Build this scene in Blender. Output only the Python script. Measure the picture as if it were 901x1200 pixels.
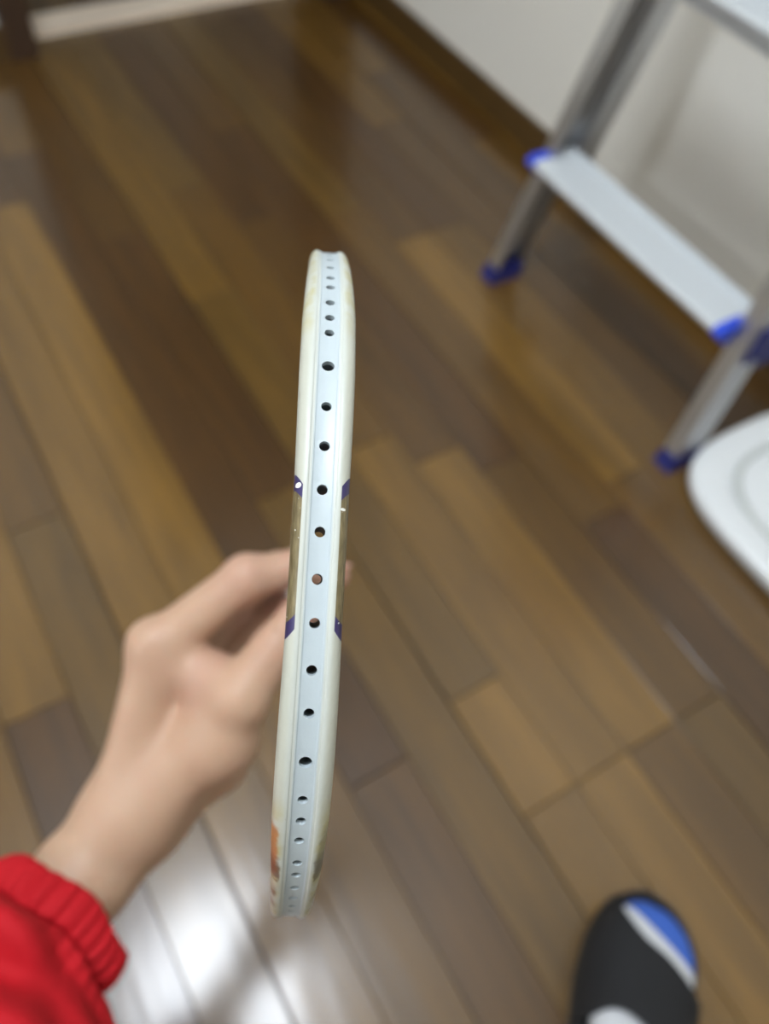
import bpy, bmesh, math, random
import numpy as np
from mathutils import Vector, Matrix
for o in list(bpy.data.objects): bpy.data.objects.remove(o)
S = bpy.context.scene
C = S.collection

# ---------------------------------------------------------------- camera
H = 0.91                       # camera height above the floor
FPX = 957.7                    # focal length in pixels of the 901 x 1200 frame
PITCH, ROLL, YAW = (math.radians(a) for a in (34.7016, 7.6670, -36.7882))
def _cam_axes():
    c, s = math.cos(ROLL), math.sin(ROLL)
    R = np.array([[c, -s, 0], [s, c, 0], [0, 0, 1]])
    d = R @ np.array([0, math.sin(PITCH), math.cos(PITCH)])
    fw = R @ np.array([0, -math.cos(PITCH), math.sin(PITCH)])
    h = R @ np.array([1.0, 0, 0])
    a = math.cos(YAW) * fw + math.sin(YAW) * h
    b = math.cos(YAW) * h - math.sin(YAW) * fw
    return d, a, b
_d, _a, _b = _cam_axes()
RW = np.array([_b, _a, -_d])   # world = RW @ (right, down, forward) + (0,0,H)
def c2w(p): return RW @ np.asarray(p, float) + np.array([0, 0, H])
def cam(px, py, z): return np.array([(px - 450.5) / FPX * z, (py - 600) / FPX * z, z])
cd = bpy.data.cameras.new('camera'); co = bpy.data.objects.new('camera', cd); C.objects.link(co)
M = Matrix.Identity(4)
for i in range(3):
    M[i][0] = RW[i][0]; M[i][1] = -RW[i][1]; M[i][2] = -RW[i][2]
M[2][3] = H
co.matrix_world = M
cd.sensor_fit = 'VERTICAL'; cd.sensor_height = 36.0; cd.sensor_width = 27.03
cd.lens = FPX / 1200 * 36.0
cd.clip_start = 0.01
cd.dof.use_dof = True; cd.dof.focus_distance = 0.166; cd.dof.aperture_fstop = 8.8
S.camera = co

# ---------------------------------------------------------------- world, exposure
w = bpy.data.worlds.new('room_air'); S.world = w; w.use_nodes = True
w.node_tree.nodes['Background'].inputs[0].default_value = (0.85, 0.9, 1, 1)
w.node_tree.nodes['Background'].inputs[1].default_value = 0.15
S.view_settings.view_transform = 'Standard'; S.view_settings.look = 'None'
S.view_settings.gamma = 1.0; S.view_settings.exposure = 2.28
LAMP_XY = (-0.12, 0.36); LAMP_Z = 2.38; LAMP_POWER = 7.2
FILL_LAMP_XY = (-2.9, .55); FILL_LAMP_POWER = 9.5  # second lamp is an added fill, out of view, to brighten the right wall

# ---------------------------------------------------------------- materials
def lin(c):
    return tuple(((v / 255) / 12.92 if v / 255 <= 0.04045 else ((v / 255 + 0.055) / 1.055) ** 2.4) for v in c) + (1,)
def mat(name, col, rough=0.5, metal=0.0, bump=0.0, bscale=200, coat=0.0, coatr=0.1, var=0.0, vscale=8, sss=0.0, **kw):
    m = bpy.data.materials.new(name); m.use_nodes = True
    nt = m.node_tree; n = nt.nodes; L = nt.links; p = n['Principled BSDF']
    p.inputs['Base Color'].default_value = lin(col)
    p.inputs['Roughness'].default_value = rough; p.inputs['Metallic'].default_value = metal
    p.inputs['Coat Weight'].default_value = coat; p.inputs['Coat Roughness'].default_value = coatr
    if sss:
        p.inputs['Subsurface Weight'].default_value = sss
        p.inputs['Subsurface Radius'].default_value = (1, .35, .2); p.inputs['Subsurface Scale'].default_value = .004
    tc = n.new('ShaderNodeTexCoord')
    if bump:
        no = n.new('ShaderNodeTexNoise'); no.inputs['Scale'].default_value = bscale; no.inputs['Detail'].default_value = 4
        b = n.new('ShaderNodeBump'); b.inputs['Strength'].default_value = bump; b.inputs['Distance'].default_value = .001
        L.new(tc.outputs['Object'], no.inputs['Vector']); L.new(no.outputs['Fac'], b.inputs['Height']); L.new(b.outputs['Normal'], p.inputs['Normal'])
    if var:
        no = n.new('ShaderNodeTexNoise'); no.inputs['Scale'].default_value = vscale; no.inputs['Detail'].default_value = 3
        hs = n.new('ShaderNodeHueSaturation'); hs.inputs['Color'].default_value = lin(col)
        mr = n.new('ShaderNodeMapRange'); mr.inputs[1].default_value = .3; mr.inputs[2].default_value = .7
        mr.inputs[3].default_value = 1 - var; mr.inputs[4].default_value = 1 + var
        L.new(tc.outputs['Object'], no.inputs['Vector']); L.new(no.outputs['Fac'], mr.inputs[0]); L.new(mr.outputs[0], hs.inputs['Value'])
        L.new(hs.outputs[0], p.inputs['Base Color'])
    return m
def emis(name, col, s):
    m = bpy.data.materials.new(name); m.use_nodes = True
    p = m.node_tree.nodes['Principled BSDF']; p.inputs['Base Color'].default_value = lin(col)
    p.inputs['Emission Color'].default_value = lin(col); p.inputs['Emission Strength'].default_value = s
    return m

def plank_material():
    m = bpy.data.materials.new('varnished_plank'); m.use_nodes = True
    nt = m.node_tree; n = nt.nodes; L = nt.links; p = n['Principled BSDF']
    tc = n.new('ShaderNodeTexCoord'); oi = n.new('ShaderNodeObjectInfo')
    geo = n.new('ShaderNodeNewGeometry')
    mp = n.new('ShaderNodeMapping'); mp.inputs['Scale'].default_value = (34, 3.0, 10)
    off = n.new('ShaderNodeVectorMath'); off.operation = 'SCALE'; off.inputs[3].default_value = 37.0
    cb = n.new('ShaderNodeCombineXYZ'); L.new(oi.outputs['Random'], cb.inputs[0]); L.new(oi.outputs['Random'], cb.inputs[1])
    L.new(cb.outputs[0], off.inputs[0]); add = n.new('ShaderNodeVectorMath'); add.operation = 'ADD'
    L.new(geo.outputs['Position'], add.inputs[0]); L.new(off.outputs[0], add.inputs[1])
    L.new(add.outputs[0], mp.inputs['Vector'])
    n1 = n.new('ShaderNodeTexNoise'); n1.inputs['Scale'].default_value = 1; n1.inputs['Detail'].default_value = 5; n1.inputs['Distortion'].default_value = .8
    L.new(mp.outputs[0], n1.inputs['Vector'])
    mp2 = n.new('ShaderNodeMapping'); mp2.inputs['Scale'].default_value = (300, 14, 50); L.new(add.outputs[0], mp2.inputs['Vector'])
    n2 = n.new('ShaderNodeTexNoise'); n2.inputs['Scale'].default_value = 1; n2.inputs['Detail'].default_value = 3
    L.new(mp2.outputs[0], n2.inputs['Vector'])
    mr = n.new('ShaderNodeMapRange'); mr.inputs[1].default_value = .3; mr.inputs[2].default_value = .7; mr.inputs[3].default_value = .78; mr.inputs[4].default_value = 1.24
    L.new(n1.outputs['Fac'], mr.inputs[0])
    mr2 = n.new('ShaderNodeMapRange'); mr2.inputs[1].default_value = .3; mr2.inputs[2].default_value = .7; mr2.inputs[3].default_value = .9; mr2.inputs[4].default_value = 1.1
    L.new(n2.outputs['Fac'], mr2.inputs[0])
    mu = n.new('ShaderNodeMath'); mu.operation = 'MULTIPLY'; L.new(mr.outputs[0], mu.inputs[0]); L.new(mr2.outputs[0], mu.inputs[1])
    hs = n.new('ShaderNodeHueSaturation'); L.new(oi.outputs['Color'], hs.inputs['Color']); L.new(mu.outputs[0], hs.inputs['Value'])
    L.new(hs.outputs[0], p.inputs['Base Color'])
    p.inputs['Roughness'].default_value = .42
    p.inputs['Coat Weight'].default_value = 1.0; p.inputs['Coat Roughness'].default_value = .17; p.inputs['Coat IOR'].default_value = 1.5
    # gentle waviness of the varnish along the boards
    mp3 = n.new('ShaderNodeMapping'); mp3.inputs['Scale'].default_value = (60, 9, 30); L.new(add.outputs[0], mp3.inputs['Vector'])
    n3 = n.new('ShaderNodeTexNoise'); n3.inputs['Scale'].default_value = 1; n3.inputs['Detail'].default_value = 3; L.new(mp3.outputs[0], n3.inputs['Vector'])
    bp = n.new('ShaderNodeBump'); bp.inputs['Strength'].default_value = .22; bp.inputs['Distance'].default_value = .001
    L.new(n3.outputs['Fac'], bp.inputs['Height']); L.new(bp.outputs[0], p.inputs['Normal']); L.new(bp.outputs[0], p.inputs['Coat Normal'])
    return m

# ---------------------------------------------------------------- mesh helpers
def link(name, me, m=None, parent=None, smooth=False):
    o = bpy.data.objects.new(name, me); C.objects.link(o)
    if m is not None:
        for mm in (m if isinstance(m, (list, tuple)) else [m]): me.materials.append(mm)
    if smooth:
        for p in me.polygons: p.use_smooth = True
    if parent: o.parent = parent
    return o
def finish(name, bm, m=None, parent=None, smooth=False, sharp=None, bevel=0, seg=2):
    if bevel:
        es = [e for e in bm.edges if len(e.link_faces) == 2 and e.calc_face_angle(0) > .6]
        bmesh.ops.bevel(bm, geom=es, offset=bevel, segments=seg, affect='EDGES', profile=.6, clamp_overlap=True)
    bmesh.ops.recalc_face_normals(bm, faces=bm.faces[:])
    if sharp:
        for f in bm.faces: f.smooth = True
        for e in bm.edges:
            if len(e.link_faces) != 2 or e.calc_face_angle(0) > sharp: e.smooth = False
    me = bpy.data.meshes.new(name); bm.to_mesh(me); bm.free()
    return link(name, me, m, parent, smooth)
def box(bm, x0, x1, y0, y1, z0, z1, T=None):
    vs = [bm.verts.new((x, y, z)) for x in (x0, x1) for y in (y0, y1) for z in (z0, z1)]
    if T is not None:
        for v in vs: v.co = T @ v.co
    for f in ((0, 1, 3, 2), (4, 6, 7, 5), (0, 4, 5, 1), (2, 3, 7, 6), (0, 2, 6, 4), (1, 5, 7, 3)):
        bm.faces.new([vs[i] for i in f])
def loft(bm, rings, cap=True, closed=True):
    R = [[bm.verts.new(tuple(p)) for p in r] for r in rings]
    n = len(R[0])
    for a, b in zip(R, R[1:]):
        for i in range(n if closed else n - 1):
            j = (i + 1) % n
            bm.faces.new((a[i], a[j], b[j], b[i]))
    if cap:
        bm.faces.new(R[0][::-1]); bm.faces.new(R[-1])
    return R
def frame(ax):
    ax = np.asarray(ax, float); ax = ax / np.linalg.norm(ax)
    t = np.array([0, 0, 1.]) if abs(ax[2]) < .9 else np.array([1., 0, 0])
    u = np.cross(t, ax); u /= np.linalg.norm(u); v = np.cross(ax, u)
    return ax, u, v
def tube(bm, pts, rad, n=16, cap=True):
    pts = [np.asarray(p, float) for p in pts]; rings = []
    for i, p in enumerate(pts):
        ax, u, v = frame(pts[min(i + 1, len(pts) - 1)] - pts[max(i - 1, 0)])
        r = rad[i] if isinstance(rad, (list, tuple)) else rad
        rings.append([p + r * (u * math.cos(t) + v * math.sin(t)) for t in np.linspace(0, 2 * math.pi, n, endpoint=False)])
    loft(bm, rings, cap)
def empty(name, loc, label, cat, group=None):
    o = bpy.data.objects.new(name, None); C.objects.link(o); o.location = loc; o.empty_display_size = .05
    o['label'] = label; o['category'] = cat
    if group: o['group'] = group
    return o
def put(o, parent):
    """parent a world-space mesh under an Empty, keeping it where it is"""
    o.parent = parent; o.matrix_parent_inverse = Matrix.Translation(-parent.location)
    return o
def struct(o): o['kind'] = 'structure'; return o
random.seed(4)

# ================================================================ THE ROOM
XW, YW = 1.080, 1.835           # right wall face, far wall face
XL, YB, ZC = -4.2, -1.60, 2.42
wall_m = mat('wallpaper', (234, 231, 222), .85, bump=.25, bscale=260, var=.015, vscale=3)
ceil_m = mat('ceiling_paper', (225, 224, 220), .9, bump=.2, bscale=200)
dark_wood = mat('dark_door_wood', (66, 46, 32), .4, var=.15, vscale=20, coat=.3)
base_m = mat('baseboard_wood', (84, 62, 30), .4, var=.12, vscale=14, coat=.4, coatr=.2)
cream_m = mat('cream_sill', (248, 230, 208), .45, var=.03, vscale=9, coat=.2)
sub_m = mat('floor_underlay', (38, 24, 12), .8)
plank_m = plank_material()

def sbox(name, m, *b, parent=None, bevel=0):
    bm = bmesh.new(); box(bm, *b); o = finish(name, bm, m, parent, bevel=bevel)
    if parent is None: struct(o)
    return o
floor = sbox('floor', sub_m, XL - .1, XW + .1, YB - .1, 3.1, -.06, -.0105)
sbox('ceiling', ceil_m, XL - .1, XW + .1, YB - .1, 3.1, ZC, ZC + .08)
sbox('wall_right', wall_m, XW, XW + .1, YB - .1, 3.1, -.05, ZC)
sbox('wall_left', wall_m, XL - .1, XL, YB - .1, 3.1, -.05, ZC)
sbox('wall_back', wall_m, XL, XW, YB - .1, YB, -.05, ZC)
sbox('wall_far', wall_m, XL, .262, YW, YW + .1, -.05, ZC)
sbox('wall_corridor', wall_m, XL, XW, 3.0, 3.1, -.05, ZC)
bm = bmesh.new(); box(bm, .262, XW, YW, YW + .1, 2.02, ZC); struct(finish('wall_header', bm, wall_m))
sbox('baseboard_right', base_m, XW - .009, XW, YB, 3.0, 0, .061, bevel=.002)
sbox('baseboard_far', base_m, XL, .268, YW - .009, YW, 0, .061, bevel=.002)
sbox('baseboard_left', base_m, XL, XL + .009, YB, YW, 0, .061, bevel=.002)
sbox('baseboard_back', base_m, XL, XW, YB, YB + .009, 0, .061, bevel=.002)
# doorway to the corridor: dark jambs, dark head and a pale sill
bm = bmesh.new()
box(bm, .268, .322, YW - .022, YW + .14, 0, 2.05)
struct(finish('trim_1', bm, dark_wood, bevel=.003))
bm = bmesh.new(); box(bm, .985, 1.055, YW - .022, YW + .14, 0, 2.05); struct(finish('trim_2', bm, dark_wood, bevel=.003))
bm = bmesh.new(); box(bm, .322, .985, YW - .022, YW + .14, 1.99, 2.05); struct(finish('trim_3', bm, dark_wood, bevel=.003))
bm = bmesh.new(); box(bm, .322, .985, YW + .052, YW + .128, -.01, .013); struct(finish('trim_4', bm, cream_m, bevel=.004, seg=3))

# ---- floorboards: every 75 mm strip piece is a plank of its own
PW, X0 = .0753, .0055
tones = [(106, 76, 22), (90, 62, 13), (98, 69, 17), (74, 47, 6), (115, 83, 26), (92, 66, 18), (81, 54, 9), (102, 73, 20)]
over = {   # (strip, joint positions y) read off the photo; the tones of the pieces beyond each joint
    -4: ([.1, .95], [2, 1, 3]), -3: ([.2, .93], [6, 2, 1]), -2: ([-.3, .452, 1.22], [5, 3, 0, 6]), -1: ([-.42, .70], [3, 5, 1]),
    0: ([-.55, .42, 1.31], [2, 7, 0, 3]), 1: ([-.2, .46, 1.36], [7, 2, 4, 3]), 2: ([-.6, .205, 1.5], [2, 6, 3, 1]),
    3: ([-.17, .60, 1.2], [4, 5, 3, 6]), 4: ([.086, .235, 1.0], [0, 4, 5, 7, ]), 5: ([.086, .62, 1.28], [4, 0, 1, 5]),
    6: ([.086, .555, 1.15], [1, 4, 6, 3]), 7: ([.086, .50, 1.42], [5, 1, 3, 6]), 8: ([-.15, .36, 1.1], [6, 3, 1, 5]),
    9: ([-.1, .40, .99], [2, 1, 4, 6]), 10: ([.12, .99], [6, 2, 3]), 11: ([.3, 1.32], [3, 6, 2]), 12: ([.05, .8, 1.5], [1, 3, 6, 2]), 13: ([.5, 1.2], [6, 1, 3]),
}
def plank(x0, x1, y0, y1, tone):
    bm = bmesh.new(); box(bm, x0, x1, y0, y1, -.0104, random.uniform(-.00015, 0))
    top = [e for e in bm.edges if all(v.co.z > -.005 for v in e.verts)]
    bmesh.ops.bevel(bm, geom=top, offset=.0007, segments=1, affect='EDGES')
    o = finish('plank', bm, plank_m, floor)
    f = random.uniform(.94, 1.06); c = lin(tone); o.color = (c[0] * f, c[1] * f, c[2] * f, 1)
kmin = -15; kmax = int((XW - X0) / PW)
for k in range(kmin, kmax + 1):
    x0 = X0 + k * PW; x1 = x0 + PW
    gl = .0011 if k % 4 == 0 else .0004; gr = .0011 if k % 4 == 3 else .0004
    xa, xb = max(x0 + gl, XL), min(x1 - gr, XW)
    if xb - xa < .01: continue
    if k in over: js, ts = over[k]
    else:
        y = YB + random.uniform(.3, .9); js = []
        while y < 2.9: js.append(y); y += random.choice([.9, 1.1, 1.3])
        ts = [random.randrange(8) for _ in range(len(js) + 1)]
    ys = [YB] + list(js) + [3.0]
    for i in range(len(ys) - 1):
        e = .0005
        plank(xa, xb, ys[i] + e, ys[i + 1] - e, tones[ts[i]])

# ---- round ceiling light
lamp_base_m = mat('white_plastic_lamp', (235, 235, 235), .4)
def disc_prof(prof, n=48):
    bm = bmesh.new(); loft(bm, [[(r * math.cos(t), r * math.sin(t), z) for t in np.linspace(0, 2 * math.pi, n, endpoint=False)] for r, z in prof]); return bm
def ceiling_lamp(xy, label, power):
    lamp = empty('ceiling_light', (xy[0], xy[1], ZC), label, 'light', 'round ceiling lights')
    o = finish('light_base', disc_prof([(.10, 0), (.31, -.001), (.315, -.02), (.30, -.03), (.1, -.03)]), lamp_base_m, None, True); o.parent = lamp
    o = finish('diffuser', disc_prof([(.30, -.031), (.305, -.05), (.29, -.085), (.22, -.105), (.1, -.113), (.01, -.114)]), emis('lamp_glow', (238, 246, 255), power), None, True); o.parent = lamp
# beyond x = -1.12 nothing is seen: the strips there are one joined piece
bm = bmesh.new(); x = X0 + kmin * PW
while x > XL:
    y = YB - random.uniform(0, .8)
    while y < 3.0:
        y2 = y + .9; box(bm, max(x - PW + .0005, XL), x - .0005, max(y, YB) + .0005, min(y2, 3.0) - .0005, -.0104, 0); y = y2
    x -= PW
ps = finish('plank_run', bm, plank_m, floor); ps['kind'] = 'stuff'; c_ = lin((100, 72, 32)); ps.color = c_

ceiling_lamp(LAMP_XY, 'round white ceiling light mirrored as the pale glare on the floor', LAMP_POWER)
ceiling_lamp(FILL_LAMP_XY, 'added unseen fill light, shaped as a ceiling light, over the far left half of the room', FILL_LAMP_POWER)  # added out of frame only to lift the wall's brightness

# ================================================================ STEP LADDER
alu = mat('brushed_aluminium', (196, 197, 199), .30, metal=1.0, var=.04, vscale=20, bump=.1, bscale=300)
tread_m = mat('pale_anodised_tread', (216, 222, 226), .5, metal=.25, bump=.15, bscale=250)
blue_m = mat('blue_plastic_cap', (36, 78, 222), .4, coat=.2)
blue_d = mat('dark_blue_foot_rubber', (26, 32, 104), .55)
TL = .210                       # lean of the folded frame towards the wall
lad = empty('step_ladder', (.80, .627, 0), 'silver aluminium step ladder with blue plastic caps leaning on the white wall', 'ladder')
def rail(outer_y, sgn):
    """C-channel, sgn=+1 when the inside of the ladder lies towards +y"""
    prof = [(0, 0), (0, 24), (2.2, 24), (2.2, 2.2), (16, 2.2), (16, 2.2), (48, 2.2), (48, 24), (50, 24), (50, 0),
            (42, 0), (41, -1.6), (37, -1.6), (36, 0), (28, 0), (27, -1.4), (24, -1.4), (23, 0), (14, 0), (13, -1.6), (9, -1.6), (8, 0)]
    rings = []
    for z in (.012, 1.0):
        x0 = .780 + TL * z; y0 = outer_y + sgn * .08 * z
        rings.append([(x0 + a / 1000, y0 + sgn * b / 1000, z) for a, b in prof])
    bm = bmesh.new(); loft(bm, rings)
    return put(finish('rail', bm, alu), lad)
for oy, sg in ((.852, -1), (.376, 1)):
    rail(oy, sg)
    bm = bmesh.new()
    xa = .776
    ya, yb = (oy - sg * .003, oy + sg * .028); ya, yb = min(ya, yb), max(ya, yb)
    rings = []
    for z, g in ((0, .002), (.003, 0), (.016, 0), (.024, -.002)):
        dx = TL * z
        rings.append([(xa - g + dx, ya - g, z), (xa + .060 + g + dx, ya - g, z), (xa + .060 + g + dx, yb + g, z), (xa - g + dx, yb + g, z)])
    loft(bm, rings)
    f = put(finish('foot', bm, blue_d, bevel=.0015), lad)
def step(z, yl, yr, t=.026, name='step'):
    xf = .780 + TL * z - .031; xb = xf + .076
    bm = bmesh.new()
    # tread: folded sheet with a rounded nosing, down-turned lips, and ribs
    sec = [(xf + .020, z - t), (xf + .016, z - t + .001), (xf + .001, z - .009), (xf, z - .006), (xf + .002, z - .002), (xf + .006, z)]
    x = xf + .012
    while x < xb - .012:
        sec += [(x, z), (x + .001, z - .0009), (x + .0025, z - .0009), (x + .0035, z)]; x += .0085
    sec += [(xb - .007, z), (xb - .006, z + .005), (xb - .002, z + .005), (xb, z - .002), (xb, z - t), (xb - .002, z - t), (xb - .002, z - .004), (xf + .006, z - .004), (xf + .006, z - .008), (xf + .021, z - t + .004)]
    loft(bm, [[(a, yy, c) for a, c in sec] for yy in (yr, yl)])
    st = put(finish(name, bm, tread_m), lad)
    for yy, s in ((yl, 1), (yr, -1)):
        bm = bmesh.new()
        lo, hi = (yy - .010, yy + .004) if s > 0 else (yy - .004, yy + .010)
        pr = [(xf + .016, z - t - .002), (xf - .002, z - .010), (xf - .003, z - .006), (xf, z - .0005), (xf + .007, z + .0022), (xb - .032, z + .0022), (xb - .028, z - .003), (xb - .034, z - t - .002)]
        loft(bm, [[(a, q, c) for a, c in pr] for q in (lo, hi)])
        cp = finish('end_cap', bm, blue_m, bevel=.0012); cp.parent = st
        cp['label'] = 'bright blue plastic end cap'
    return st
for z, t_ in ((.228, .026), (.512, .034), (.80, .030)):
    dl = .08 * z
    step(z, .852 - dl - .008, .376 + dl + .026, t_)
# rear legs folded flat behind the rails, ending in blue caps above the floor
for oy, s in ((.852, -1), (.376, 1)):
    bm = bmesh.new(); rings = []
    for z in (.185, 1.0):
        x0 = .780 + TL * z + .052; y0 = oy + s * .08 * z + s * .001
        rings.append([(x0 + a, y0 + s * b, z) for a, b in ((0, 0), (0, .022), (.006, .024), (.038, .024), (.042, .022), (.042, 0), (.026, 0), (.024, .002), (.018, .002), (.016, 0))])
    loft(bm, rings); rl = put(finish('rear_leg', bm, alu), lad)
    bm = bmesh.new(); rings = []
    for z in (.160, .200):
        x0 = .780 + TL * z + .052; y0 = oy + s * .08 * z + s * .001
        rings.append([(x0 + a, y0 + s * b, z) for a, b in ((-.001, -.002), (-.001, .026), (.044, .026), (.044, -.002))])
    loft(bm, rings); ft = finish('leg_cap', bm, blue_d, bevel=.002); ft.parent = rl
# blue clip on the outer face of the near rail
for oy, s in ((.376, -1), (.852, 1)):
    z0 = .185
    bm = bmesh.new(); rings = []
    for z in (z0, z0 + .045):
        x0 = .780 + TL * z; y0 = oy - s * .08 * z
        rings.append([(x0 + a, y0 + s * b, z) for a, b in ((.012, .0), (.012, .006), (.052, .006), (.052, 0))])
    loft(bm, rings); k = put(finish('clip', bm, blue_d, bevel=.001), lad)
bm = bmesh.new()
z = .985; xt = .780 + TL * z
box(bm, xt - .02, xt + .05, .376 + .076, .852 - .076, z, z + .03)
put(finish('top_cap', bm, blue_m, bevel=.004), lad)

# ================================================================ WHITE ROUNDED TRAY ON THE FLOOR
tray_m = mat('white_glossy_plastic', (232, 236, 238), .32, coat=.4)
def squircle(cx, cy, ax, ay, z, p=3.6, n=72, rot=0):
    out = []
    for t in np.linspace(0, 2 * math.pi, n, endpoint=False):
        c, s = math.cos(t), math.sin(t)
        x = ax * math.copysign(abs(c) ** (2 / p), c); y = ay * math.copysign(abs(s) ** (2 / p), s)
        out.append((cx + x * math.cos(rot) - y * math.sin(rot), cy + x * math.sin(rot) + y * math.cos(rot), z))
    return out
TC = (.908, .205); TR = math.radians(0)
tray = empty('bathroom_tray', (TC[0], TC[1], 0), 'white glossy rounded lid with a recessed centre lying by the ladder foot', 'lid')
tray.name = 'plastic_lid'
bm = bmesh.new()
A0, B0 = .155, .174
prof = [(.86, 0), (.93, .004), (.985, .012), (1.0, .022), (.995, .030), (.975, .034), (.93, .0355), (.84, .0365), (.76, .037), (.74, .0365), (.715, .0325), (.68, .0318), (.60, .0345), (.3, .036), (.02, .0365)]
loft(bm, [squircle(TC[0], TC[1], A0 * s, B0 * s, z, 3.3 if s > .7 else 2.6, rot=TR) for s, z in prof])
put(finish('lid_shell', bm, tray_m, smooth=True), tray)
bm = bmesh.new()
ring = [squircle(TC[0], TC[1], A0 * s, B0 * s, z, 2.6, rot=TR) for s, z in ((.735, .0335), (.735, .0366), (.675, .0366), (.675, .0325))]
loft(bm, ring + [ring[0]], cap=False)
put(finish('rim_seal', bm, mat('pale_grey_seal', (206, 211, 209), .5), smooth=True), tray)

# ================================================================ BADMINTON RACKET (camera-side pose measured from the photo)
RA, RB, RP = .100, .126, 2.25
Ty, Tz, PHI = .00867647, .15899695, .10937763
PA, PB_, PD = -.06103028, -.11258079, .00562459        # plane x = PA*y + PB*z + PD  (camera frame)
def on_plane(y, z): return np.array([PA * y + PB_ * z + PD, y, z])
T0 = on_plane(Ty, Tz)
e1 = on_plane(Ty + math.sin(PHI), Tz + math.cos(PHI)) - T0      # towards the handle
e1 /= np.linalg.norm(e1)
nrm = np.array([1, -PA, -PB_]); nrm /= np.linalg.norm(nrm)
e2 = np.cross(nrm, e1); e2 /= np.linalg.norm(e2)
if e2[1] < 0: e2 = -e2                                          # image-down side
t0w, e1w, e2w, nw = c2w(T0), RW @ e1, RW @ e2, RW @ nrm
def rk(l, wd, v): return t0w + e1w * l + e2w * wd + nw * v      # racket space -> world
TH = np.linspace(-math.pi, math.pi, 8001)
cc, ss = np.cos(TH), np.sin(TH)
CL = RB * (1 - np.sign(cc) * np.abs(cc) ** (2 / RP)); CW = RA * np.sign(ss) * np.abs(ss) ** (2 / RP)
# the lower half of the head tapers into the throat
low = np.clip((CL - RB) / RB, 0, 1)
CW = CW * (1 - .16 * low ** 1.5)
arc = np.r_[0, np.cumsum(np.hypot(np.diff(CL), np.diff(CW)))]; arc -= np.interp(0, TH, arc)
def contour(s):
    e = .0006
    l, wv = np.interp(s, arc, CL), np.interp(s, arc, CW)
    dl = np.interp(s + e, arc, CL) - np.interp(s - e, arc, CL); dw = np.interp(s + e, arc, CW) - np.interp(s - e, arc, CW)
    q = math.hypot(dl, dw); return l, wv, -dw / q, dl / q
SMAX = arc[-1] - .0008; SMIN = arc[0] + .0008
holes_s = [-.0835, -.0759, -.0704, -.0631, -.0571, -.0518, -.0419, -.0316, -.0226, -.0134, -.0049, .0044, .0130, .0223, .0311, .0419, .0512, .0571, .0632, .0714, .0766, .0834, .0903]
big = {-.0419: 1.25, .0419: 1.25}
s = .0975
side = []
while s < .262: side.append(s); s += .0069 if len(side) % 4 else .0098
holes = [(h, .00108 * big.get(h, 1)) for h in holes_s] + [(x, .00105) for x in side] + [(-x + .006, .00105) for x in side]
holes.sort()
def thick(s):       # half thickness multiplier (mm at the shoulder), measured along the rim
    a = abs(s) * 1000
    return np.interp(a, [0, 15, 30, 42, 60, 75, 95, 140, 250], [5.6, 5.6, 5.85, 6.0, 6.05, 5.75, 5.3, 4.9, 4.3])
# section, (v, r) in mm for half thickness 5.6; r is outwards.
half = [(1.85, -.62), (2.02, -.54), (2.14, -.34), (2.35, -.27), (2.75, -.25), (2.90, -.10), (3.10, -.02), (3.65, -.10), (4.20, -.34), (4.75, -.85), (5.20, -1.60), (5.48, -2.60),
        (5.6, -3.8), (5.5, -5.2), (5.1, -6.8), (4.3, -8.3), (3.1, -9.3), (1.9, -9.6)]
sec = half + [(-v, r) for v, r in half[::-1]]          # outer groove gap closes between last and first
NS = len(sec); NH = len(half)
cols = set()
for h, r in holes:
    cols.update((round(h - 1.35 * r, 5), round(h, 5), round(h + 1.35 * r, 5)))
base = np.arange(SMIN, SMAX, .0016)
hc = np.array([h for h, r in holes])
for b in base:
    if np.abs(hc - b).min() > .0022: cols.add(round(float(b), 5))
cols = sorted(cols)
bm = bmesh.new(); uvl = bm.loops.layers.uv.new('rim'); UV = {}
def rv(s, v, r):
    l, wv, nl, nwv = contour(s)
    k = thick(s) / 5.6
    vv = v * (1 + (k - 1) * min(1, max(0, (abs(v) - 2) / 3)))
    x = bm.verts.new(rk(l + nl * r / 1000, wv + nwv * r / 1000, vv / 1000)); UV[x] = (s * 100, v / 10)
    return x
grid = [[rv(s, v, r) for v, r in sec] for s in cols]
hset = {round(h, 5): r for h, r in holes}
def patch(ci, jo, ji, ro, vsgn):
    """square patch around a hole between columns ci-1..ci+1 on the strip jo-ji; returns ring verts"""
    s = cols[ci]; r = hset[s]
    ring = []
    for q in range(20):
        t = q / 20 * 2 * math.pi
        ring.append(rv(s + r * math.cos(t), r * 1000 * math.sin(t), ro))
    # boundary in the same angular order: (s+,0 side) corners and mid edges
    B = [(grid[ci + 1][jo], math.atan2(1, 1)), (grid[ci][jo], math.pi / 2), (grid[ci - 1][jo], math.atan2(1, -1)),
         (grid[ci - 1][ji], math.atan2(-1, -1) + 2 * math.pi), (grid[ci][ji], 1.5 * math.pi), (grid[ci + 1][ji], 2 * math.pi - math.pi / 4)]
    def near(q):
        t = (q / 20 * 2 * math.pi) % (2 * math.pi)
        return min(range(6), key=lambda k: abs((B[k][1] - t + math.pi) % (2 * math.pi) - math.pi))
    for q in range(20):
        a, b = near(q), near((q + 1) % 20)
        bm.faces.new((ring[q], B[a][0], ring[(q + 1) % 20]))
        if a != b: bm.faces.new((B[a][0], B[b][0], ring[(q + 1) % 20]))
    return ring
for i in range(len(cols) - 1):
    A_, B_ = grid[i], grid[i + 1]
    hole_here = cols[i] in hset or cols[i + 1] in hset
    for j in range(NS):
        j2 = (j + 1) % NS
        if (j == NS - 1 or j == NH - 1) and hole_here: continue
        bm.faces.new((A_[j], A_[j2], B_[j2], B_[j]))
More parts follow.
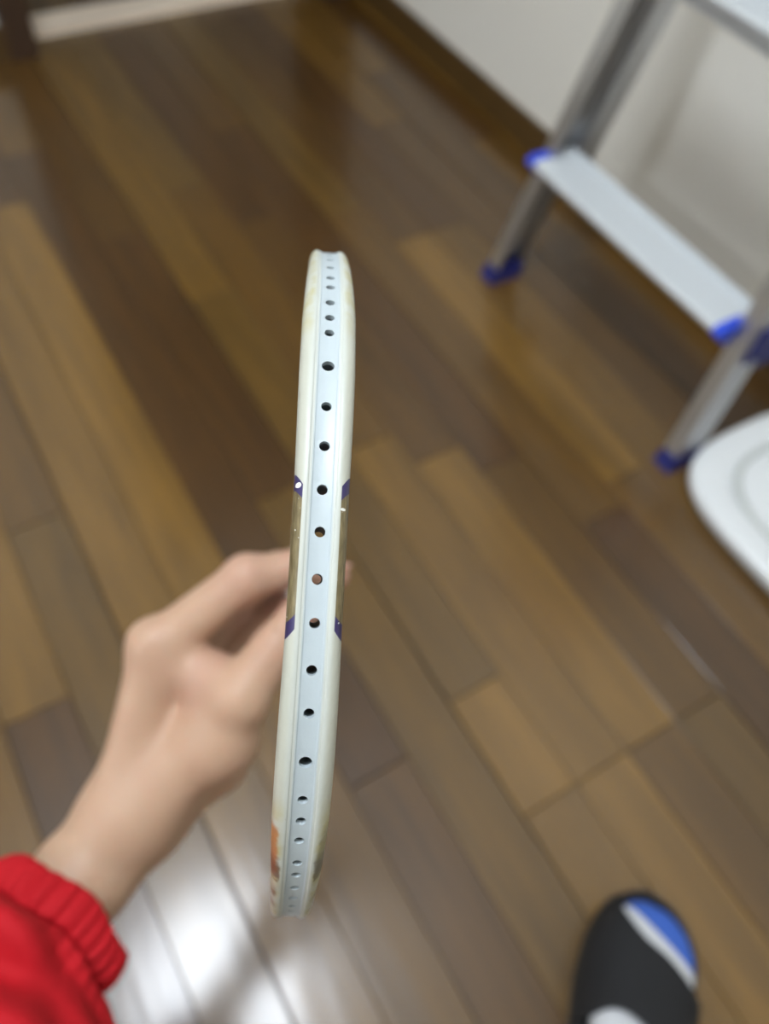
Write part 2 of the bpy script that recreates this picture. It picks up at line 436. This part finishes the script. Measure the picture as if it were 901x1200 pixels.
for i, s in enumerate(cols):
    if s in hset and 0 < i < len(cols) - 1:
        ra = patch(i, 0, NS - 1, -.62, 1)
        rb = patch(i, NH - 1, NH, -9.6, 1)
        mid = [rv(cols[i] + r_ * math.cos(q / 20 * 2 * math.pi), r_ * 1000 * math.sin(q / 20 * 2 * math.pi), -1.75) for r_ in (hset[s],) for q in range(20)]
        for q in range(20):          # thin painted wall, then the dark hollow of the tube
            bm.faces.new((ra[q], ra[(q + 1) % 20], mid[(q + 1) % 20], mid[q]))
            bm.faces.new((mid[q], mid[(q + 1) % 20], rb[(q + 1) % 20], rb[q])).material_index = 1
bm.faces.new(grid[0]); bm.faces.new(grid[-1][::-1])
for f in bm.faces:
    for l in f.loops: l[uvl].uv = UV[l.vert]

def rim_material():
    m = bpy.data.materials.new('racket_frame_paint'); m.use_nodes = True
    nt = m.node_tree; n = nt.nodes; L = nt.links; p = n['Principled BSDF']
    def math_(op, a, b=None, c=None):
        x = n.new('ShaderNodeMath'); x.operation = op
        for i, q in enumerate((a, b, c)):
            if q is None: continue
            if isinstance(q, (int, float)): x.inputs[i].default_value = q
            else: L.new(q, x.inputs[i])
        return x.outputs[0]
    def mix(fac, a, b):
        x = n.new('ShaderNodeMix'); x.data_type = 'RGBA'; L.new(fac, x.inputs[0])
        for k, q in ((6, a), (7, b)):
            if isinstance(q, tuple): x.inputs[k].default_value = q
            else: L.new(q, x.inputs[k])
        return x.outputs[2]
    uv = n.new('ShaderNodeUVMap'); uv.uv_map = 'rim'; sp = n.new('ShaderNodeSeparateXYZ'); L.new(uv.outputs[0], sp.inputs[0])
    s = math_('MULTIPLY', sp.outputs[0], 10.0)        # mm along the rim from the tip
    v = math_('MULTIPLY', sp.outputs[1], 10.0)        # mm across
    av = math_('ABSOLUTE', v); as_ = math_('ABSOLUTE', s)
    geo = n.new('ShaderNodeTexCoord')
    def noise(scale, detail=3, sx=1, sy=1):
        mp = n.new('ShaderNodeCombineXYZ'); L.new(math_('MULTIPLY', s, sx), mp.inputs[0]); L.new(math_('MULTIPLY', v, sy), mp.inputs[1])
        x = n.new('ShaderNodeTexNoise'); x.inputs['Scale'].default_value = scale; x.inputs['Detail'].default_value = detail
        L.new(mp.outputs[0], x.inputs['Vector']); return x.outputs['Fac']
    def ramp(x, lo, hi):
        r = n.new('ShaderNodeMapRange'); r.inputs[1].default_value = lo; r.inputs[2].default_value = hi; L.new(x, r.inputs[0]); return r.outputs[0]
    floor_c = lin((184, 195, 199)); crest = lin((196, 200, 192)); shoulder = lin((190, 191, 177))
    col = mix(ramp(av, 2.1, 2.5), floor_c, crest)
    col = mix(ramp(av, 3.2, 4.2), col, shoulder)
    # yellowed lacquer and brown scuffs on the corners of the head
    corner = math_('MULTIPLY', ramp(as_, 50, 58), ramp(av, 2.9, 3.9))
    neg = math_('LESS_THAN', s, 0)
    yel = math_('MULTIPLY', corner, ramp(noise(.16, 3, 1, 1.6), .42, .62))
    col = mix(math_('MULTIPLY', yel, .75), col, lin((178, 170, 118)))
    pos = math_('GREATER_THAN', s, 0)
    left = math_('LESS_THAN', v, 0)
    wob = math_('MULTIPLY', math_('SUBTRACT', noise(.35, 3), .5), 7.0)
    sw = math_('ADD', s, wob); vw_ = math_('ADD', av, math_('MULTIPLY', wob, .25))
    def band(x, a0, a1, b0, b1): return math_('MULTIPLY', ramp(x, a0, a1), math_('SUBTRACT', 1, ramp(x, b0, b1)))
    amber = math_('MULTIPLY', math_('MULTIPLY', band(sw, 58, 61, 75, 77), ramp(vw_, 3.9, 4.5)), 1)
    deep = math_('MULTIPLY', band(sw, 68, 72, 78, 79.5), ramp(vw_, 3.5, 3.9))
    tail = math_('MULTIPLY', math_('MULTIPLY', band(sw, 82, 85, 98, 104), ramp(vw_, 3.8, 4.6)), ramp(noise(.22, 3, 1, 1.5), .42, .58))
    colL = mix(math_('MULTIPLY', amber, .9), col, lin((176, 118, 66)))
    colL = mix(math_('MULTIPLY', deep, .8), colL, lin((104, 72, 56)))
    colL = mix(math_('MULTIPLY', tail, .8), colL, lin((120, 92, 74)))
    colR = mix(math_('MULTIPLY', amber, .6), col, lin((132, 122, 84)))
    colR = mix(math_('MULTIPLY', deep, .7), colR, lin((84, 74, 54)))
    colR = mix(math_('MULTIPLY', tail, .6), colR, lin((112, 92, 66)))
    col = mix(left, colR, colL)
    # gold panel with purple edges on both shoulders
    d = math_('SUBTRACT', as_, math_('MULTIPLY', av, 0.0))
    slope = math_('MULTIPLY', math_('SUBTRACT', av, 3.9), -1.0)
    dd = math_('SUBTRACT', math_('ADD', as_, math_('MULTIPLY', slope, -1.3)), 0)      # boundary moves outward with v
    side = math_('GREATER_THAN', av, 3.85)
    chipn = noise(1.1, 2)
    inpur = math_('MULTIPLY', side, math_('LESS_THAN', math_('SUBTRACT', as_, math_('MULTIPLY', math_('SUBTRACT', av, 3.9), 1.5)), 14.3))
    ingold = math_('MULTIPLY', side, math_('LESS_THAN', math_('ADD', as_, math_('MULTIPLY', math_('SUBTRACT', av, 3.9), .9)), 12.6))
    ingold = math_('MULTIPLY', side, math_('LESS_THAN', math_('SUBTRACT', as_, math_('MULTIPLY', math_('SUBTRACT', av, 3.9), 1.2)), 11.4))
    gold = mix(ramp(noise(.8, 5, .35, 3), .35, .65), lin((104, 92, 62)), lin((140, 126, 90)))
    col = mix(inpur, col, lin((52, 42, 92)))
    col = mix(ingold, col, gold)
    chips = math_('MULTIPLY', math_('MULTIPLY', side, math_('LESS_THAN', as_, 14)), math_('GREATER_THAN', noise(1.15, 1, .8, 1.2), .755))
    edge = math_('MULTIPLY', math_('MULTIPLY', math_('LESS_THAN', av, 4.05), side), math_('GREATER_THAN', noise(1.3, 1), .72))
    chips = math_('MAXIMUM', chips, math_('MULTIPLY', edge, math_('LESS_THAN', as_, 14)))
    # one bright dot of bare paint in the purple on the left shoulder
    ds = math_('SUBTRACT', s, -14.1); dv = math_('SUBTRACT', v, -4.75)
    dot = math_('LESS_THAN', math_('ADD', math_('MULTIPLY', ds, ds), math_('MULTIPLY', dv, dv)), .33)
    ds2 = math_('SUBTRACT', s, -9.6); dv2 = math_('SUBTRACT', v, 4.3)
    dot2 = math_('LESS_THAN', math_('ADD', math_('MULTIPLY', math_('MULTIPLY', ds2, ds2), 2.5), math_('MULTIPLY', math_('MULTIPLY', dv2, dv2), .8)), .22)
    chips = math_('MAXIMUM', chips, math_('MAXIMUM', dot, dot2))
    col = mix(chips, col, lin((238, 238, 230)))
    # small grey scratches
    sc = math_('GREATER_THAN', noise(1.0, 4, .35, 2.4), .73)
    col = mix(math_('MULTIPLY', sc, math_('MULTIPLY', math_('GREATER_THAN', av, 3.0), .45)), col, lin((140, 130, 100)))
    L.new(col, p.inputs['Base Color'])
    p.inputs['Roughness'].default_value = .5; p.inputs['Coat Weight'].default_value = .2; p.inputs['Coat Roughness'].default_value = .25
    met = math_('MULTIPLY', ingold, math_('SUBTRACT', 1, chips)); L.new(math_('MULTIPLY', met, .2), p.inputs['Metallic'])
    b = n.new('ShaderNodeBump'); b.inputs['Strength'].default_value = .25; b.inputs['Distance'].default_value = .0002
    L.new(noise(.9, 4), b.inputs['Height']); L.new(b.outputs[0], p.inputs['Normal'])
    return m
rim_m = rim_material()
racket = empty('badminton_racket', tuple(rk(.6, 0, 0)), 'unstrung white badminton racket with gold and purple bands, held tip first by the hand', 'racket')
put(finish('racket_frame', bm, [rim_m, mat('bare_carbon_inside', (92, 100, 102), .6)], sharp=math.radians(38)), racket)
# throat cone, shaft, handle
def rtube(name, prof, m, n=24, sharp=None, oct_=False):
    bm = bmesh.new(); rings = []
    nn = 8 if oct_ else n
    for l, r in prof:
        rings.append([rk(l, r * math.cos(t), r * math.sin(t)) for t in np.linspace(0, 2 * math.pi, nn, endpoint=False) + (math.pi / 8 if oct_ else 0)])
    loft(bm, rings); return put(finish(name, bm, m, smooth=not oct_, bevel=.0015 if oct_ else 0), racket)
white_p = mat('white_racket_lacquer', (228, 232, 232), .35, coat=.4)
rtube('throat', [(2 * RB - .009, .0042), (2 * RB - .002, .0044), (2 * RB + .006, .0040), (2 * RB + .02, .0037), (2 * RB + .03, .0036)], mat('purple_throat_lacquer', (54, 46, 78), .35, coat=.4))
rtube('shaft', [(2 * RB + .028, .0035), (.475, .0035)], mat('dark_purple_shaft', (60, 50, 84), .3, coat=.5))
rtube('cone', [(.468, .0042), (.475, .0055), (.50, .0105), (.508, .0125)], mat('white_cone_cap', (225, 225, 222), .45))
grip = rtube('grip', [(.504, .0125), (.52, .0135), (.62, .0135), (.662, .0145), (.672, .0150)], mat('dark_grip_wrap', (40, 36, 44), .8, bump=.5, bscale=400), oct_=True)
rtube('butt_cap', [(.671, .0145), (.676, .0140), (.678, .010)], white_p)

# ================================================================ THE PERSON
person = empty('person', (.05, -.45, 0), 'person in a red jacket and black slippers whose left hand holds the racket', 'person')

# ---- hand and forearm: one continuous surface from a signed distance field (camera-frame metres)
def cone_sdf(P, a, b, r1, r2):
    ba = b - a; l2 = ba @ ba
    h = np.clip(((P - a) @ ba) / l2, 0, 1)
    return np.linalg.norm(P - (a + h[:, None] * ba), axis=1) - (r1 + (r2 - r1) * h)
def ell_cone(P, a, b, r1, r2, up, flat):
    """capsule squashed along 'up' by factor flat (>1 = thinner along up)"""
    up = up / np.linalg.norm(up)
    def sq(x): return x + (flat - 1) * ((x - a) @ up)[..., None] * up
    return cone_sdf(sq(P), a, a + (b - a) + (flat - 1) * ((b - a) @ up) * up, r1, r2)
def smin(a, b, k):
    h = np.clip(.5 + .5 * (b - a) / k, 0, 1)
    return b * (1 - h) + a * h - k * h * (1 - h)
J = {k: cam(*v) for k, v in dict(
    elb=(-75, 1290, .345), fa=(30, 1120, .405), fa2=(95, 1030, .420), wr=(150, 955, .432),
    wr2=(170, 966, .452),
    tcmc=(212, 905, .424), tmcp=(280, 818, .420), tip1=(322, 758, .424), ttip=(352, 714, .431),
    imcp=(186, 758, .430), ipip=(289, 677, .430), idip=(348, 665, .438), itip=(392, 674, .442),
    mmcp=(182, 778, .452), mpip=(276, 690, .474), mdip=(329, 666, .470), mtip=(381, 674, .466),
    rmcp=(192, 802, .472), rpip=(272, 712, .498), rdip=(326, 664, .492), rtip=(372, 668, .488),
    pmcp=(208, 832, .488), ppip=(262, 762, .514), pdip=(300, 722, .512), ptip=(328, 706, .508),
    thenar=(256, 866, .430), hyp=(254, 890, .470), palm=(220, 850, .452), web=(250, 796, .430)).items()}
def field(P):
    up = np.array([.15, -.1, 1.0])
    d = cone_sdf(P, J['elb'], J['fa'], .034, .0250)
    d = smin(d, cone_sdf(P, J['fa'], J['fa2'], .0245, .0230), .01)
    d = smin(d, cone_sdf(P, J['fa2'], J['wr'], .0230, .0225), .01)
    d = smin(d, cone_sdf(P, J['fa2'], J['wr2'], .0200, .0200), .012)
    d = smin(d, cone_sdf(P, J['wr'], J['palm'], .0225, .0190), .014)
    for k, r in (('imcp', .0125), ('mmcp', .0125), ('rmcp', .0120), ('pmcp', .0115)):
        d = smin(d, cone_sdf(P, J['wr'] * .75 + J['wr2'] * .25, J[k], .0170, r), .012)
    d = smin(d, cone_sdf(P, J['wr2'], J['hyp'], .0170, .0165), .014)
    d = smin(d, cone_sdf(P, J['hyp'], J['pmcp'], .0150, .0120), .014)
    d = smin(d, cone_sdf(P, J['wr'], J['thenar'], .0180, .0170), .016)
    d = smin(d, cone_sdf(P, J['thenar'], J['tmcp'], .0165, .0140), .014)
    d = smin(d, cone_sdf(P, J['thenar'], J['web'], .0140, .0100), .016)
    d = smin(d, cone_sdf(P, J['imcp'], J['web'], .0110, .0095), .014)
    d = smin(d, cone_sdf(P, J['web'], J['tmcp'], .0095, .0100), .012)
    # thumb
    t = cone_sdf(P, J['tmcp'], J['tip1'], .0148, .0118)
    t = smin(t, cone_sdf(P, J['tip1'], J['ttip'], .0110, .0092), .004)
    d = smin(d, t, .006)
    for a, rr in (('i', (.0136, .0118, .0098, .0084)), ('m', (.0130, .0112, .0095, .0082)), ('r', (.0122, .0104, .0090, .0078)), ('p', (.0112, .0092, .0080, .0070))):
        q = [J[a + x] for x in ('mcp', 'pip', 'dip', 'tip')]
        g = cone_sdf(P, q[0], q[1], rr[0], rr[1])
        g = smin(g, cone_sdf(P, q[1], q[1] + 1e-4, rr[1] * 1.06, rr[1] * 1.06), .004)
        g = smin(g, cone_sdf(P, q[1], q[2], rr[1] * .97, rr[2]), .003)
        g = smin(g, cone_sdf(P, q[2], q[3], rr[2], rr[3]), .003)
        near_palm = np.linalg.norm(P - q[0], axis=1)
        k = np.where(near_palm < .034, .006, .0012)
        d = smin(d, g, k)
    # knuckle of the index finger and the tendon behind it
    kn = J['imcp'] + np.array([-.0035, -.003, -.004])
    d = smin(d, np.linalg.norm(P - kn, axis=1) - .0098, .007)
    d = smin(d, cone_sdf(P, kn, J['wr'] + np.array([-.008, 0, -.008]), .0068, .0090), .010)
    return d
def surface_nets(lo, hi, h, fn):
    n = np.ceil((hi - lo) / h).astype(int) + 1
    ax = [lo[i] + h * np.arange(n[i]) for i in range(3)]
    V = np.empty(n)
    for i in range(n[0]):
        yy, zz = np.meshgrid(ax[1], ax[2], indexing='ij')
        P = np.stack([np.full(yy.size, ax[0][i]), yy.ravel(), zz.ravel()], 1)
        V[i] = fn(P).reshape(n[1], n[2])
    ins = V < 0
    c = np.zeros(np.array(n) - 1, int)
    for a in (0, 1):
        for b in (0, 1):
            for d in (0, 1): c += ins[a:n[0] - 1 + a, b:n[1] - 1 + b, d:n[2] - 1 + d]
    cell = (c > 0) & (c < 8); idx = -np.ones(cell.shape, int); ids = np.argwhere(cell); idx[cell] = np.arange(len(ids))
    acc = np.zeros((len(ids), 3)); cnt = np.zeros(len(ids))
    cor = [(a, b, d) for a in (0, 1) for b in (0, 1) for d in (0, 1)]
    for p in cor:
        for k in range(3):
            if p[k] == 0:
                q = list(p); q[k] = 1
                v0 = V[ids[:, 0] + p[0], ids[:, 1] + p[1], ids[:, 2] + p[2]]; v1 = V[ids[:, 0] + q[0], ids[:, 1] + q[1], ids[:, 2] + q[2]]
                m = (v0 < 0) != (v1 < 0); t = np.where(m, v0 / np.where(m, v0 - v1, 1), 0)
                pos = np.array(p, float)[None].repeat(len(ids), 0); pos[:, k] += t
                acc[m] += pos[m]; cnt[m] += 1
    verts = lo + (ids + acc / cnt[:, None]) * h
    faces = []
    for k in range(3):
        a, b = [(1, 2), (2, 0), (0, 1)][k]
        sl0 = [slice(None)] * 3; sl1 = [slice(None)] * 3; sl0[k] = slice(0, -1); sl1[k] = slice(1, None)
        e = np.argwhere(ins[tuple(sl0)] != ins[tuple(sl1)])
        e = e[(e[:, a] > 0) & (e[:, b] > 0) & (e[:, a] < n[a] - 1) & (e[:, b] < n[b] - 1)]
        fl = ins[e[:, 0], e[:, 1], e[:, 2]]
        def I(da, db):
            q = e.copy(); q[:, a] -= da; q[:, b] -= db; return idx[q[:, 0], q[:, 1], q[:, 2]]
        quad = np.stack([I(0, 0), I(1, 0), I(1, 1), I(0, 1)], 1)
        quad[~fl] = quad[~fl][:, ::-1]; faces.append(quad)
    return verts, np.concatenate(faces)
allp = np.array(list(J.values()))
vv, ff = surface_nets(allp.min(0) - .045, allp.max(0) + .03, .0019, field)
vw = (RW @ vv.T).T + np.array([0, 0, H])
me = bpy.data.meshes.new('hand_and_forearm'); me.from_pydata(vw.tolist(), [], ff.tolist()); me.update()
# redder skin at knuckles and fingertips, a real pigment of the skin
att = me.color_attributes.new('blush', 'FLOAT_COLOR', 'POINT')
bl = np.zeros(len(vv))
for k, r, a in (('imcp', .016, .35), ('ipip', .016, .7), ('idip', .014, .7), ('itip', .015, 1), ('ttip', .014, .9), ('tip1', .014, .5), ('mtip', .015, 1), ('rtip', .015, 1), ('ptip', .014, 1), ('web', .016, .9), ('mpip', .02, .9), ('rpip', .02, .9)):
    bl = np.maximum(bl, a * np.exp(-(np.linalg.norm(vv - J[k], axis=1) / r) ** 2))
buf = np.stack([bl, bl, bl, np.ones(len(vv))], 1).astype(np.float32).ravel(); att.data.foreach_set('color', buf)
def skin_material():
    m = mat('skin', (214, 176, 148), .52, sss=.25)
    nt = m.node_tree; n = nt.nodes; L = nt.links; p = n['Principled BSDF']
    at = n.new('ShaderNodeAttribute'); at.attribute_name = 'blush'
    tc = n.new('ShaderNodeTexCoord'); no = n.new('ShaderNodeTexNoise'); no.inputs['Scale'].default_value = 45; no.inputs['Detail'].default_value = 4
    L.new(tc.outputs['Object'], no.inputs['Vector'])
    mx = n.new('ShaderNodeMix'); mx.data_type = 'RGBA'; mx.inputs[6].default_value = lin((196, 163, 136)); mx.inputs[7].default_value = lin((186, 149, 123)); L.new(no.outputs['Fac'], mx.inputs[0])
    m2 = n.new('ShaderNodeMix'); m2.data_type = 'RGBA'; m2.inputs[7].default_value = lin((190, 136, 126)); L.new(mx.outputs[2], m2.inputs[6])
    mu = n.new('ShaderNodeMath'); mu.operation = 'MULTIPLY'; mu.inputs[1].default_value = .7; L.new(at.outputs['Fac'], mu.inputs[0]); L.new(mu.outputs[0], m2.inputs[0])
    L.new(m2.outputs[2], p.inputs['Base Color'])
    vo = n.new('ShaderNodeTexVoronoi'); vo.inputs['Scale'].default_value = 900; L.new(tc.outputs['Object'], vo.inputs['Vector'])
    b = n.new('ShaderNodeBump'); b.inputs['Strength'].default_value = .12; b.inputs['Distance'].default_value = .0003
    L.new(vo.outputs['Distance'], b.inputs['Height']); L.new(b.outputs[0], p.inputs['Normal'])
    return m
skin_m = skin_material()
hand = put(link('hand_and_forearm', me, skin_m, None, True), person)
sm = hand.modifiers.new('smooth', 'SMOOTH'); sm.factor = .5; sm.iterations = 4
# thumb and index nails
nail_m = mat('fingernail', (226, 176, 162), .3, coat=.4)
def nail(a, b, out, r, wid=.0058, ln=.0105):
    a, b = J[a], J[b]; ax = (b - a) / np.linalg.norm(b - a); out = np.asarray(out, float); out -= (out @ ax) * ax; out /= np.linalg.norm(out)
    sd = np.cross(ax, out); bm = bmesh.new(); g = []
    for i in range(7):
        u = i / 6; row = []
        for j in range(7):
            t = (j / 6 * 2 - 1); wv = wid * (1 - .25 * abs(u * 2 - 1) ** 3)
            ang = t * wv / r
            row.append(bm.verts.new(c2w(b + ax * (ln * (u - .55) + .003) + (out * math.cos(ang) + sd * math.sin(ang)) * (r + .0003 - .0006 * u))))
        g.append(row)
    for i in range(6):
        for j in range(6): bm.faces.new((g[i][j], g[i + 1][j], g[i + 1][j + 1], g[i][j + 1]))
    o = finish('fingernail', bm, nail_m, smooth=True); md = o.modifiers.new('t', 'SOLIDIFY'); md.thickness = .0005
    o.parent = hand; o.matrix_parent_inverse = hand.matrix_world.inverted()
    return o
bpy.context.view_layer.update()
for a, b, out, r in (('idip', 'itip', (.1, -1, .1), .0080), ('mdip', 'mtip', (.1, -1, .1), .0082), ('rdip', 'rtip', (.2, -1, .1), .0078), ('pdip', 'ptip', (.2, -1, .1), .0070), ('tip1', 'ttip', (.5, .8, -.1), .0092)):
    o = nail(a, b, out, r); o.parent = person; o.matrix_parent_inverse = Matrix.Translation(-person.location)

# ---- red sleeve: gathered cuff and puffed nylon
red_m = mat('red_nylon', (186, 20, 32), .75, bump=.35, bscale=900, var=.05, vscale=30)
red_m.node_tree.nodes['Principled BSDF'].inputs['Specular IOR Level'].default_value = .25
cA = cam(72, 1068, .405); cB = cam(-10, 1165, .372); cC = cam(-90, 1290, .33)
def sleeve_mesh(t0, t1, nt, nr, rad, name, m, thick=.0014):
    rings = []
    for i in range(nt + 1):
        t = t0 + (t1 - t0) * i / nt
        p = cA + (cB - cA) * min(t, 1) + (cC - cB) * max(0, t - 1)
        ax, u, v = frame(cB - cA)
        rings.append([c2w(p + rad(t, a) * (u * math.cos(a) + v * math.sin(a)) + ax * .0015 * math.sin(5 * a + 1)) for a in np.linspace(0, 2 * math.pi, nr, endpoint=False)])
    bm = bmesh.new(); RR = loft(bm, rings, cap=False)
    if t1 > 2:          # upper sleeve is closed where it would meet the shoulder
        bm.faces.new(RR[-1])
    o = finish(name, bm, m, smooth=True); md = o.modifiers.new('thickness', 'SOLIDIFY'); md.thickness = thick; md.offset = -1
    return o
def cuff_r(t, a):
    q = (t - 0) / .42
    rib = (.0011 + .0005 * math.sin(5 * a + 1)) * math.sin(30 * a + 2.2 * math.sin(3 * a)) + .0004 * math.sin(53 * a)
    return .0385 + .0026 * math.sin(math.pi * min(1, max(0, q))) ** .6 + rib * (.55 + .45 * math.sin(math.pi * q)) + .0012 * math.sin(4 * a + .5)
def slv_r(t, a):
    q = max(0, t - .40)
    puff = .0385 + .020 * (1 - math.exp(-q * 5)) + .006 * min(q, 2.4)
    fold = .0016 * math.sin(34 * a + 1.2 * math.sin(3 * a)) * math.exp(-q * 7)
    fold += 1.5 * min(1, q * 4) * (.0024 * math.sin(5 * a + 2.0 * math.sin(2.1 * q * 2)) + .0024 * math.sin(3 * a - 6 * q) + .0011 * math.sin(9 * a + 6 * q) + .0016 * math.sin(11 * q + 2 * a))
    return puff + fold - .004 * math.exp(-((t - .42) / .03) ** 2)
slv = put(sleeve_mesh(.38, 4.2, 150, 240, slv_r, 'sleeve', red_m), person)
cf = sleeve_mesh(-.02, .42, 16, 300, cuff_r, 'cuff', red_m); cf.parent = slv
cf['label'] = 'gathered elastic red cuff'

# ---- slippers, socks
black_m = mat('black_slipper_fabric', (25, 26, 29), .75, bump=.5, bscale=700)
sole_m = mat('black_rubber_sole', (24, 24, 28), .6)
sockw = mat('white_knit_sock', (222, 224, 228), .85, bump=.6, bscale=900)
sockb = mat('blue_knit_sock_toe', (66, 108, 205), .85, bump=.6, bscale=900)
def foot(toe, ang, label, sc=1.0, mir=1):
    """toe = world xy of the slipper tip; ang = direction the foot points; mir=1 left foot (big toe on the right)"""
    ca, sa = math.cos(ang), math.sin(ang); Lf = .268
    def Wp(x, y, z):      # x from the heel, y to the left
        x = (x - Lf) * sc; y = y * sc * mir; return (toe[0] + x * ca - y * sa, toe[1] + x * sa + y * ca, z * sc)
    outl = [(0, .003), (.006, .016), (.02, .027), (.05, .034), (.09, .037), (.14, .043), (.185, .051), (.215, .0525), (.235, .048), (.250, .038), (.260, .026), (.266, .013), (.268, .003)]
    xa = [o[0] for o in outl]; wa = [o[1] for o in outl]
    def halfw(x): return float(np.interp(x, xa, wa))
    def outer(x): return 1 - .20 * min(1, max(0, (x - .15) / .08))      # little-toe side tapers earlier
    def ringz(z, g, n=48):
        pts = []
        for i in range(n):
            x = Lf * (1 - math.cos(math.pi * i / (n - 1))) / 2; pts.append((x, halfw(x), outer(x)))
        k = 1 + g / .05; c = Lf / 2
        return [Wp(c + (x - c) * (1 + 2 * g / Lf), w_ * k * ou, z) for x, w_, ou in pts] + [Wp(c + (x - c) * (1 + 2 * g / Lf), -w_ * k, z) for x, w_, ou in pts[::-1]]
    bm = bmesh.new(); loft(bm, [ringz(0, -.002), ringz(.003, .001), ringz(.018, .0015), ringz(.030, .0005), ringz(.032, -.001), ringz(.031, -.004), ringz(.024, -.005)])
    sole = finish('slipper', bm, sole_m, sharp=.7); sole['label'] = label; put(sole, person)
    zb = .0235
    prof = [(.012, .012, .03), (.02, .022, .05), (.045, .029, .075), (.075, .031, .088), (.11, .034, .080), (.145, .038, .062), (.18, .043, .046), (.205, .0445, .038), (.222, .0425, .033), (.238, .035, .028), (.249, .025, .022), (.256, .013, .014), (.258, .004, .006)]
    def sec(x, wv, h, n=36, cut=None):
        r = []
        for t in np.linspace(0, 2 * math.pi, n, endpoint=False):
            c, s = math.cos(t), math.sin(t)
            y = wv * math.copysign(abs(c) ** .85, c) * (outer(x) if c > 0 else 1); xx = x
            r.append((xx, y, zb + h / 2 + h / 2 * math.copysign(abs(s) ** .8, s)))
        return r
    # dense sock, split by a slanted line into white foot and blue toe
    px = [q[0] for q in prof]
    xs = sorted(set([round(float(x), 4) for x in np.linspace(.012, .258, 60)]))
    rings = [sec(x, float(np.interp(x, px, [q[1] for q in prof])), float(np.interp(x, px, [q[2] for q in prof]))) for x in xs]
    def part(keep_toe, nm, m, grow):
        bm = bmesh.new(); R_ = [[bm.verts.new(p) for p in r] for r in rings]; n = len(R_[0])
        for a, b in zip(R_, R_[1:]):
            for i in range(n): bm.faces.new((a[i], a[(i + 1) % n], b[(i + 1) % n], b[i]))
        bm.faces.new(R_[0][::-1]); bm.faces.new(R_[-1])
        nn = Vector((1, -.62, 0)).normalized()          # slanted seam: blue reaches further back on the big-toe side
        bmesh.ops.bisect_plane(bm, geom=bm.verts[:] + bm.edges[:] + bm.faces[:], plane_co=(.234, 0, 0), plane_no=nn,
                               clear_outer=not keep_toe, clear_inner=keep_toe)
        if grow:
            bm.normal_update()
            for v in bm.verts: v.co += v.normal * grow
        for v in bm.verts: v.co = Wp(*v.co)
        return finish(nm, bm, m, smooth=True)
    so = put(part(False, 'sock', sockw, 0), person)
    bt = part(True, 'sock_toe', sockb, .0006); bt.parent = so; bt['label'] = 'blue toe of the sock'
    # ankle of the sock and the shin, leaning back to the seated knee
    a0 = np.array(Wp(.070, 0, .095)); a1 = np.array(Wp(.040, 0, .15)); a2 = np.array(Wp(-.03, .0, .25)); a3 = np.array(Wp(-.12, 0, .40))
    bm = bmesh.new(); tube(bm, [a0 - (0, 0, .03), a0, a1, a1 * .6 + a2 * .4], [.033, .034, .035, .037], 24)
    an = finish('sock_ankle', bm, sockw, smooth=True); an.parent = so
    bm = bmesh.new(); tube(bm, [a1 * .7 + a2 * .3, a2, a3], [.052, .058, .070], 28)
    put(finish('trouser_leg', bm, mat('dark_trouser', (44, 46, 54), .85, bump=.4, bscale=500), smooth=True), person)
    # vamp over the foot with a slanted open toe
    bm = bmesh.new(); rings = []
    for i in range(17):
        u = i / 16; row = []
        for j in range(33):
            t = math.pi * j / 32; yn = math.cos(t)                 # +1 = outer side
            front = .219 + .036 * yn * (1 if yn > 0 else 1.15) - .006 * (1 - yn * yn)
            back = .156 - .045 * (yn - .45) ** 2
            x = back + (front - back) * u
            hf = float(np.interp(x, [.08, .11, .145, .18, .205, .225, .243, .258, .268], [.094, .084, .068, .053, .045, .038, .030, .022, .012]))
            row.append(Wp(x, (halfw(x) - .0005) * math.copysign(abs(yn) ** .75, yn) * (outer(x) if yn > 0 else 1), .018 + (hf + .010) * math.sin(t) ** .7))
        rings.append(row)
    loft(bm, rings, cap=False, closed=False)
    vp = finish('vamp', bm, black_m, smooth=True); md = vp.modifiers.new('thickness', 'SOLIDIFY'); md.thickness = .004; md.offset = 1
    vp.parent = sole
FOOT = ((.366, -.040), 40, 1.08)
foot(FOOT[0], math.radians(FOOT[1]), 'black open-toed slipper on the left foot', FOOT[2])
foot((.345, -.335), math.radians(30), 'black open-toed slipper on the right foot', 1.08, -1)
